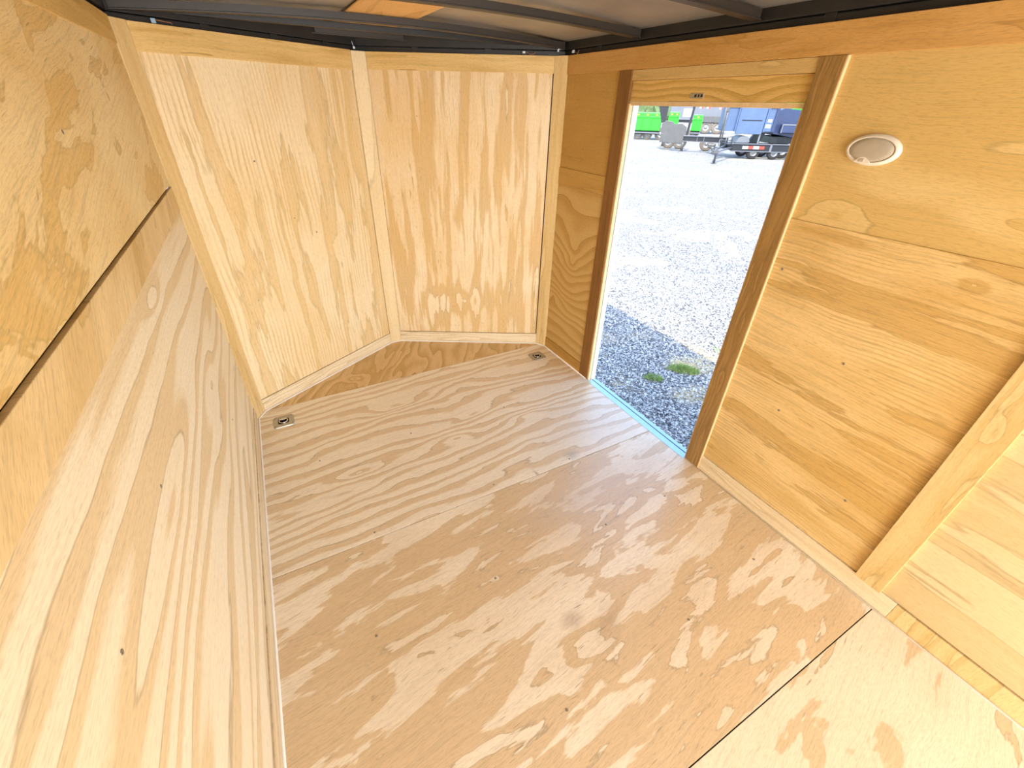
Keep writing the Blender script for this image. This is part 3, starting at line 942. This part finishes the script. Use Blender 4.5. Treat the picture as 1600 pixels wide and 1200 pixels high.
grass(1.83, -1.03, .05, .04, 90, .05, 0, 'sparse grass tuft against the right door casing near the threshold')
grass(3.12, -.18, .05, .10, 70, .03, 0, 'thin grass at the shadow edge beside the right door casing')

# ---------------------------------------------------------------- equipment yard
class Yard:
    """a machine built in its own frame: s along its facing side, t away from the doorway, z up"""
    def __init__(s, name, origin, d, label, cat='trailer', group=None):
        d = Vector(d).normalized()
        away = Vector((-d.y, d.x))
        s.root = bpy.data.objects.new(name, None)
        COL.objects.link(s.root)
        s.root.matrix_basis = Matrix(((d.x, away.x, 0, origin[0]), (d.y, away.y, 0, origin[1]), (0, 0, 1, GZ), (0, 0, 0, 1)))
        tag(s.root, label, cat, group)
    def box(s, name, mat, rects, bev=.01, parent=None):
        bm = bmesh.new()
        for r in rects: box(bm, *r, bev)
        return link(name, bm, M[mat], parent or s.root)
    def poly(s, name, mat, pts, t0, t1, bev=.008, parent=None):
        bm = bmesh.new()
        prism(bm, pts, -t1, -t0, bev)
        o = link(name, bm, M[mat], parent or s.root, Matrix.Rotation(pi / 2, 4, 'X'))
        return o
    def tube(s, name, mat, paths, r, parent=None):
        bm = bmesh.new()
        for p in paths: tube(bm, p, r, 8)
        return link(name, bm, M[mat], parent or s.root)
    def wheel(s, x, t, r, w=.2, mat='rubber', hub='hub'):
        bm = bmesh.new()
        Mx = Matrix.Translation((x, t, r)) @ Matrix.Rotation(pi / 2, 4, 'X')
        lathe(bm, [(r * .55, -w / 2), (r * .88, -w / 2), (r * .97, -w * .4), (r, -w * .2), (r, w * .2), (r * .97, w * .4), (r * .88, w / 2), (r * .55, w / 2)], 28, Mx)
        o = link('tyre', bm, M[mat], s.root)
        bm = bmesh.new()
        lathe(bm, [(r * .56, -w / 2), (r * .56, w * .46), (r * .50, w * .44), (r * .44, w * .15), (r * .22, w * .18), (r * .18, w * .40), (0, w * .42)], 24, Mx)
        link('rim', bm, M[hub], o)
    def tape(s, x0, x1, z0, z1, t, n, parent):
        for k in range(n):
            a = x0 + (x1 - x0) * k / n; b = x0 + (x1 - x0) * (k + 1) / n
            bm = bmesh.new()
            box(bm, a, b, t - .012, t - .002, z0, z1)
            link('reflector', bm, M['tape_w' if k % 2 == 0 else 'tape_r'], parent)

# blue dump trailer
D = Yard('dump_trailer', (21.79, 12.74), (.85, -.53), 'slate blue dump trailer with red and white frame tape, at the right of the doorway')
bed = D.box('dump_bed', 'blue', [(-1.83, .46, 0, .9, 1.22, 2.22)], .02)
D.box('front_panel', 'blue', [(-1.28, -.02, -.10, 0, 1.10, 2.20)], .02, bed)
D.box('groove_shade', 'chassis', [(-1.12, -.16, -.108, -.10, 1.66, 1.70)], .002, bed)  # raised dark strip, coloured as the shade in a groove
D.box('stiffener', 'blue', [(-1.36, -1.30, -.12, 0, 1.2, 2.24)], .01, bed)
D.box('stiffener', 'blue', [(.0, .06, -.12, 0, 1.2, 2.24)], .01, bed)
D.box('top_rail', 'navy', [(-1.86, .50, -.06, .06, 2.20, 2.28)], .02, bed)
D.box('corner_post', 'navy', [(.42, .56, -.06, .10, 1.2, 2.26)], .02, bed)
D.box('decal', 'sticker', [(.15, .34, -.014, -.002, 1.62, 1.74)], .001, bed)
D.box('decal', 'sticker', [(.10, .34, -.014, -.002, 1.38, 1.52)], .001, bed)
frm = D.box('frame', 'chassis', [(-1.2, 2.1, 0, .12, .36, .64), (-1.2, 2.1, 1.6, 1.72, .36, .64), (-1.2, -1.08, .1, 1.7, .36, .64)], .015)
D.box('frame_rail', 'grey_paint', [(-1.5, 2.1, -.05, .0, .655, .70), (-1.25, 2.1, -.05, 0, .33, .365)], .008, frm)
D.tape(-.70, .36, .46, .58, -.01, 4, frm)
D.box('frame_post', 'grey_paint', [(-.08, .0, -.04, 0, .7, 1.15)], .008, frm)
D.box('frame_post', 'grey_paint', [(.62, .72, -.05, 0, .36, .70)], .008, frm)
D.poly('fender', 'grey_paint', [(-1.06, .72), (-.98, .95), (-.80, 1.04), (-.55, .98), (-.42, .78), (-.5, .72)], 0, .9)
D.poly('hoist', 'chassis', [(-.3, .7), (.25, .7), (.45, 1.15), (-.05, 1.15)], .5, .7)
D.wheel(-.08, .12, .31, .22, 'rubber_dark')
D.wheel(.94, .12, .31, .22, 'rubber_dark')
D.wheel(-.08, 1.5, .31, .22, 'rubber_dark')
D.wheel(.94, 1.5, .31, .22, 'rubber_dark')
D.tube('tongue', 'grey_paint', [[(-1.2, .05, .5), (-2.2, -1.6, .5), (-3.0, -2.8, .48)], [(-1.2, .9, .5), (-2.4, -1.2, .5), (-3.0, -2.8, .48)]], .05)
D.box('coupler', 'plate_grey', [(-3.12, -2.92, -3.0, -2.7, .42, .58)], .03)
jk = D.tube('jack', 'plate_grey', [[(-2.88, -2.66, .62), (-2.88, -2.66, .04)]], .05)
D.box('foot', 'plate_grey', [(-2.98, -2.78, -2.76, -2.56, 0, .03)], .008, jk)
D.tube('safety_rail', 'grey_paint', [[(-1.7, -.3, .62), (-1.7, -.3, .95), (-1.35, -.1, .98), (-1.3, -.05, .66)], [(-2.15, -.7, .6), (-2.15, -.7, .86), (-1.3, -.1, .80)]], .022)
D.tube('mast', 'plate_grey', [[(-1.95, -.4, .55), (-1.98, -.4, 1.3), (-2.0, -.4, 2.4)], [(-2.06, -.4, .9), (-2.08, -.4, 1.6), (-2.12, -.4, 2.4)]], .035)
D.box('winch', 'plate_grey', [(-2.12, -1.94, -.45, -.3, 2.0, 2.22)], .04)

D2_ = Yard('dump_trailer', (21.79, 12.74), (.85, -.53), 'navy blue dump bed with one reflector, partly hidden by the right door casing')
b2 = D2_.poly('dump_bed', 'navy', [(.72, 1.12), (.66, 2.10), (1.0, 2.22), (2.6, 2.05), (2.7, 1.0), (1.9, .95)], .35, 2.4, .02)
D2_.box('side_rail', 'grey_paint', [(.74, 2.6, .28, .34, 1.86, 1.92)], .008, b2)
D2_.tape(1.14, 1.50, 1.62, 1.74, .35, 2, b2)
D2_.box('toolbox', 'navy', [(.95, 1.9, .05, .34, 1.18, 1.55)], .03)
D2_.box('toolbox_trim', 'grey_paint', [(.95, 1.9, .03, .05, 1.50, 1.56), (.92, .97, .03, .05, 1.18, 1.56)], .004)
D2_.box('underframe', 'chassis', [(.8, 2.6, .5, 2.2, .70, 1.0)], .01)
D2_.wheel(1.7, .9, .36, .22, 'rubber_dark')

# gooseneck trailer
B = Yard('gooseneck_trailer', (21.31, 17.01), (.6, -.8), 'black gooseneck trailer with grey steel plate, jack legs and striped upright post')
B.poly('steel_plate', 'plate_grey', [(-1.32, .43), (.04, .42), (.03, 1.22), (-.25, 1.38), (-.62, 1.34), (-.80, 1.48), (-1.15, 1.50), (-1.34, 1.36)], 0, .05)
B.box('beam', 'chassis', [(-.05, 2.3, 0, .18, .54, .78)], .012)
B.box('beam_flange', 'grey_paint', [(-.05, 2.3, -.05, .0, .78, .83), (-.05, 2.3, -.04, 0, .52, .55)], .006)
B.box('web_stiffener', 'grey_paint', [(.70, .73, -.03, 0, .55, .78)], .004)
B.box('web_stiffener', 'grey_paint', [(1.05, 1.08, -.03, 0, .55, .78)], .004)
po = B.poly('upright_post', 'chassis', [(.04, .75), (.16, .75), (.27, 2.6), (.15, 2.6)], -.02, .12)
for k in range(8):
    z0 = 1.10 + k * .17
    x0 = .045 + (z0 - .75) * .06
    B.box('reflector', 'tape_w' if k % 2 else 'tape_r', [(x0, x0 + .09, -.035, -.022, z0, z0 + .17)], 0, po)
B.poly('gooseneck_arm', 'chassis', [(-1.74, 2.35), (-1.18, 2.35), (-1.20, 1.45), (-1.40, 1.38)], .06, .3)
B.box('hydraulic_bar', 'grey_paint', [(-1.75, .2, .02, .10, 2.20, 2.27)], .01)
for (x, t, h) in ((0.0, .05, .56), (-1.49, 3.16, .66)):
    lg = B.tube('jack_leg', 'plate_grey', [[(x, t, .03), (x, t, h)]], .07)
    B.box('foot', 'plate_grey', [(x - .13, x + .13, t - .12, t + .12, 0, .04)], .008, lg)
B.wheel(1.2, 1.4, .38, .24)
B.wheel(-1.0, 1.9, .40, .24)
B.wheel(-.35, 1.9, .40, .24)
B.box('hitch_parts', 'plate_grey', [(1.35, 1.75, -.4, -.1, .28, .5), (1.55, 1.95, -.7, -.3, .20, .36)], .04)

# bright green dump trailers
def green_trailer(origin, s0, s1, z0, z1, label, wheels, chassis=True, lights=3, depth=1.5):
    g = Yard('dump_trailer', origin, (.66, -.75), label, 'trailer', 'bright green dump trailers')
    gb = g.box('dump_bed', 'green', [(s0, s1, 0, depth, z0, z1)], .03)
    n = max(2, int((s1 - s0) / .55))
    for k in range(n + 1):
        x = s0 + (s1 - s0) * k / n
        g.box('rib', 'green', [(x - .03, x + .03, -.07, 0, z0 + .02, z1 - .30)], .01, gb)
    g.box('top_rail', 'green', [(s0 - .02, s1 + .02, -.08, 0, z1 - .32, z1 - .26)], .01, gb)
    for k in range(lights):
        x = s0 + (s1 - s0) * (k + .5) / lights
        g.box('marker_light', 'amber', [(x - .07, x + .07, -.03, 0, z1 - .20, z1 - .12)], .008, gb)
    if chassis:
        g.box('chassis', 'chassis', [(s0, s1, .1, depth - .1, z0 - .24, z0 - .02)], .02)
        g.box('bumper', 'grey_paint', [(s0 - .05, s1 + .05, -.1, .0, z0 - .18, z0 - .10)], .01)
    for (x, r) in wheels: g.wheel(x, .3, r, .24)
    return g
green_trailer((26.35, 25.73), -.75, 1.28, .62, 1.80, 'bright green dump trailer at the left edge of the doorway view', [(-.25, .36), (.45, .36), (1.40, .42)])
green_trailer((27.4, 26.6), 1.73, 2.44, .95, 1.86, 'bright green dump trailer seen behind the grey steel plate', [(1.8, .42), (2.5, .42)], lights=2)
green_trailer((27.4, 26.6), 3.50, 4.16, .66, 1.72, 'bright green dump trailer seen between the striped post and the grey trailer wheels', [(3.7, .4)], lights=1)
green_trailer((26.9, 16.2), .95, 1.75, 1.2, 2.5, 'bright green trailer corner showing above the blue dump bed', [(1.3, .4)], lights=0)

# grey enclosed trailer far behind
Cc = Yard('enclosed_trailer', (39.94, 31.15), (.7, -.7), 'grey enclosed trailer with dusty tandem wheels, farthest machine in view')
bod = Cc.box('body', 'grey_paint', [(-3.6, 1.9, 0, 2.2, 1.12, 3.4)], .03)
Cc.box('decal', 'sticker', [(-2.35, -1.5, -.02, 0, 1.4, 2.1)], .002, bod)
Cc.box('decal', 'sticker', [(-2.3, -1.8, -.02, 0, 2.25, 2.36)], .002, bod)
for (x, z) in ((-.95, 2.12), (-.3, 2.12), (.85, 2.10), (1.5, 2.08)):
    Cc.tape(x, x + .34, z, z + .13, 0, 2, bod)
Cc.poly('fender', 'plate_grey', [(-.62, 1.0), (-.35, 1.50), (1.5, 1.50), (1.75, 1.0), (1.65, .98), (-.55, .98)], -.3, 0)
Cc.box('underframe', 'chassis', [(-3.6, 1.9, .1, 2.0, .9, 1.12)], .02)
Cc.wheel(.01, -.05, .56, .30)
Cc.wheel(1.08, -.05, .56, .30)

# distant trees behind the yard
bm = bmesh.new()
rng = random.Random(5)
for k in range(90):
    a = radians(20 + 50 * k / 90 + rng.uniform(-.4, .4))
    R_ = 105 + rng.uniform(-4, 4)
    h = rng.uniform(4, 8)
    m = Matrix.Translation((R_ * cos(a), R_ * sin(a), GZ + h * .45)) @ Matrix.Diagonal((rng.uniform(2.2, 4), rng.uniform(2.2, 4), h * .55, 1))
    r = bmesh.ops.create_icosphere(bm, subdivisions=2, radius=1.0, matrix=m)
    for v in r['verts']:
        v.co += Vector((noise.noise(v.co * .9), noise.noise(v.co * .9 + Vector((9, 0, 0))), noise.noise(v.co * .9 + Vector((0, 9, 0))))) * .7
tag(link('tree_line', bm, M['trees']), 'belt of distant trees on the horizon beyond the equipment yard', 'trees', kind='stuff')
